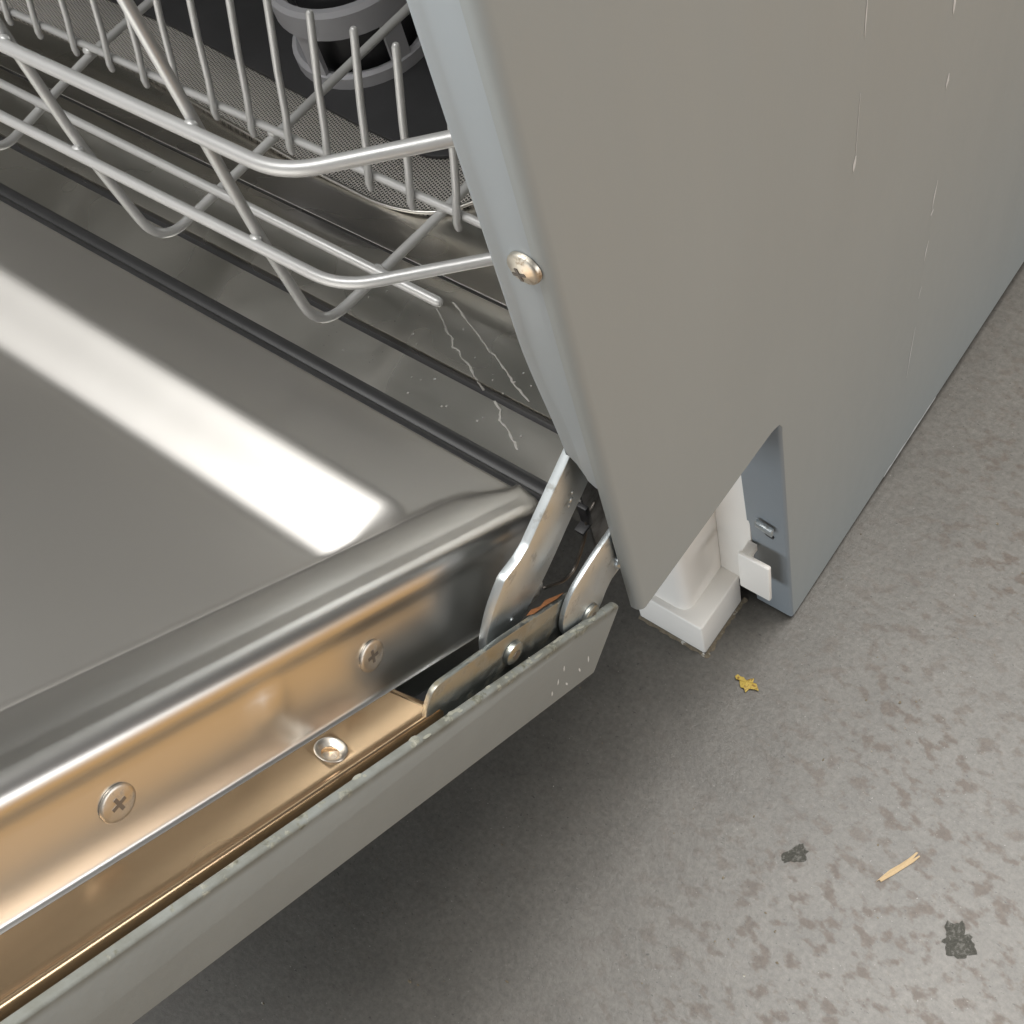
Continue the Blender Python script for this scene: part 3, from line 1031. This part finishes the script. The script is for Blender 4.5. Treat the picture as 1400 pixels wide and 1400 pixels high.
tx = [-0.1262, -0.1497, -0.1718, -0.1944, -0.2166, -0.2395, -0.2628, -0.2860, -0.3095, -0.3340, -0.3600, -0.3880, -0.412, -0.436, -0.46]
bm = bmesh.new()
add_tube(bm, [(0.0006, -0.0035, -0.0050), (0, -0.0030, -0.001), (0, 0.0018, 0.012), (0, 0.0070, 0.030), (0, 0.0165, 0.0580)], 0.00155, 10)
me = None
for i, x in enumerate(tx):
    yb = 0.0795 + (-0.1265 - x) / (-0.1265 - XL) * 0.0035
    if me is None:
        t0 = finish('tine', bm, W, rack, Matrix.Translation((x, yb - 0.0005, 0.0660)), 50)
        me = t0.data
    else:
        o = t0.copy()
        sc.collection.objects.link(o)
        o.matrix_local = Matrix.Translation((x, yb - 0.0005, 0.0660)) @ Matrix.Rotation(random.uniform(-0.02, 0.02), 4, 'Y')

# ------------------------------------------------------------------ small things on the floor
def flake(name, pts, z0, thick, mat, label, cat, curl=0.0):
    bm = bmesh.new()
    cxm = sum(p[0] for p in pts) / len(pts)
    cym = sum(p[1] for p in pts) / len(pts)
    n = len(pts)
    def zz(x, y):
        return z0 + curl * abs(math.sin((x * 900 + y * 700)))
    top = [bm.verts.new((x, y, zz(x, y) + thick)) for x, y in pts]
    bot = [bm.verts.new((x, y, zz(x, y))) for x, y in pts]
    ct = bm.verts.new((cxm, cym, z0 + thick * 1.4 + curl * 0.8))
    cb = bm.verts.new((cxm, cym, z0))
    for i in range(n):
        j = (i + 1) % n
        bm.faces.new((top[i], top[j], ct))
        bm.faces.new((bot[j], bot[i], cb))
        bm.faces.new((bot[i], bot[j], top[j], top[i]))
    bmesh.ops.recalc_face_normals(bm, faces=bm.faces[:])
    for v in bm.verts:
        v.co -= Vector((cxm, cym, z0))
    return tag(finish(name, bm, mat, None, Matrix.Translation((cxm, cym, z0)), 25), label, cat)


flake('leaf_scrap', [(-0.0087, 0.0612), (-0.0072, 0.0600), (-0.0058, 0.0610), (-0.0044, 0.0590), (-0.0030, 0.0575), (-0.0010, 0.0578), (0.0008, 0.0562), (0.0016, 0.0590), (0.0040, 0.0602), (0.0062, 0.0606), (0.0046, 0.0622), (0.0030, 0.0636), (0.0014, 0.0628), (0.0006, 0.0652), (-0.0012, 0.0640), (-0.0024, 0.0622), (-0.0044, 0.0630), (-0.0060, 0.0625), (-0.0078, 0.0628)], FZ + 0.0003, 0.0005, M['leaf'], 'small crumpled yellow leaf scrap on the floor near the white foot', 'leaf', 0.0012)
flake('wood_splinter', [(0.1024, 0.0082), (0.1033, 0.0098), (0.1044, 0.0094), (0.1078, 0.0160), (0.1106, 0.0222), (0.1122, 0.0256), (0.1136, 0.0300), (0.1130, 0.0303), (0.1118, 0.0270), (0.1114, 0.0268), (0.1120, 0.0312), (0.1112, 0.0310), (0.1096, 0.0262), (0.1076, 0.0216), (0.1050, 0.0166), (0.1036, 0.0124)], FZ + 0.0003, 0.0009, M['wood'], 'thin pale wood splinter lying on the bare floor', 'splinter')


def grime(cx_, cy_, rx, ry, rot, label):
    pts = []
    ph = (random.uniform(0, 6), random.uniform(0, 6))
    for k in range(44):
        a = 2 * math.pi * k / 44
        r = 0.84 + 0.10 * math.sin(2 * a + ph[0]) + 0.12 * math.sin(3 * a + ph[1]) + 0.09 * math.sin(7 * a + ph[0]) + random.uniform(-0.11, 0.11)
        u, v = rx * r * math.cos(a), ry * r * math.sin(a)
        pts.append((cx_ + u * math.cos(rot) - v * math.sin(rot), cy_ + u * math.sin(rot) + v * math.cos(rot)))
    flake('dirt_patch', pts, FZ + 0.0002, 0.0003, M['grime'], label, 'dirt')


grime(0.0648, -0.0017, 0.0048, 0.0072, -0.45, 'dark dirt patch on the floor, the smaller one, left of the wood splinter')
grime(0.1457, 0.0051, 0.0082, 0.0092, 0.3, 'dark dirt patch on the floor, the larger one, below the wood splinter')

# loose grit and the dirt line round the foot
bm = bmesh.new()
for k in range(170):
    x, y = random.uniform(-0.12, 0.19), random.uniform(-0.22, 0.24)
    if x < 0.004 and y > 0.06:
        continue
    r = 0.00025 + 0.0006 * random.random() ** 3
    ret = bmesh.ops.create_icosphere(bm, subdivisions=1, radius=r)
    sq = (random.uniform(0.6, 1.8), random.uniform(0.6, 1.4), 0.6)
    for v in ret['verts']:
        v.co = Vector((v.co.x * sq[0] + x, v.co.y * sq[1] + y, v.co.z * sq[2] + FZ + r * 0.45))
o = finish('grit', bm, M['grime2'])
o['kind'] = 'stuff'
o['label'] = 'fine loose grit and dust crumbs scattered over the concrete floor'
o['category'] = 'grit'
bm = bmesh.new()
pv = None
path = [(-0.0715, 0.0630)] + [(-0.0715 + 0.0433 * k / 30, 0.0630) for k in range(1, 31)] + [(-0.0282, 0.0630 + 0.040 * k / 26) for k in range(27)]
for i, (x, y) in enumerate(path):
    wd = random.uniform(0.0003, 0.0016) * (1.6 if 26 < i < 36 or i > 52 else 1)
    nx, ny = (0, -1) if i < 30 else ((0.7, -0.7) if i == 30 else (1, 0))
    c = [bm.verts.new((x - nx * 0.0004, y - ny * 0.0004, FZ + 0.0016)), bm.verts.new((x + nx * wd, y + ny * wd, FZ + 0.0002))]
    if pv:
        bm.faces.new((pv[0], pv[1], c[1], c[0]))
    pv = c
finish('dirt_line', bm, M['grime2'], foot)
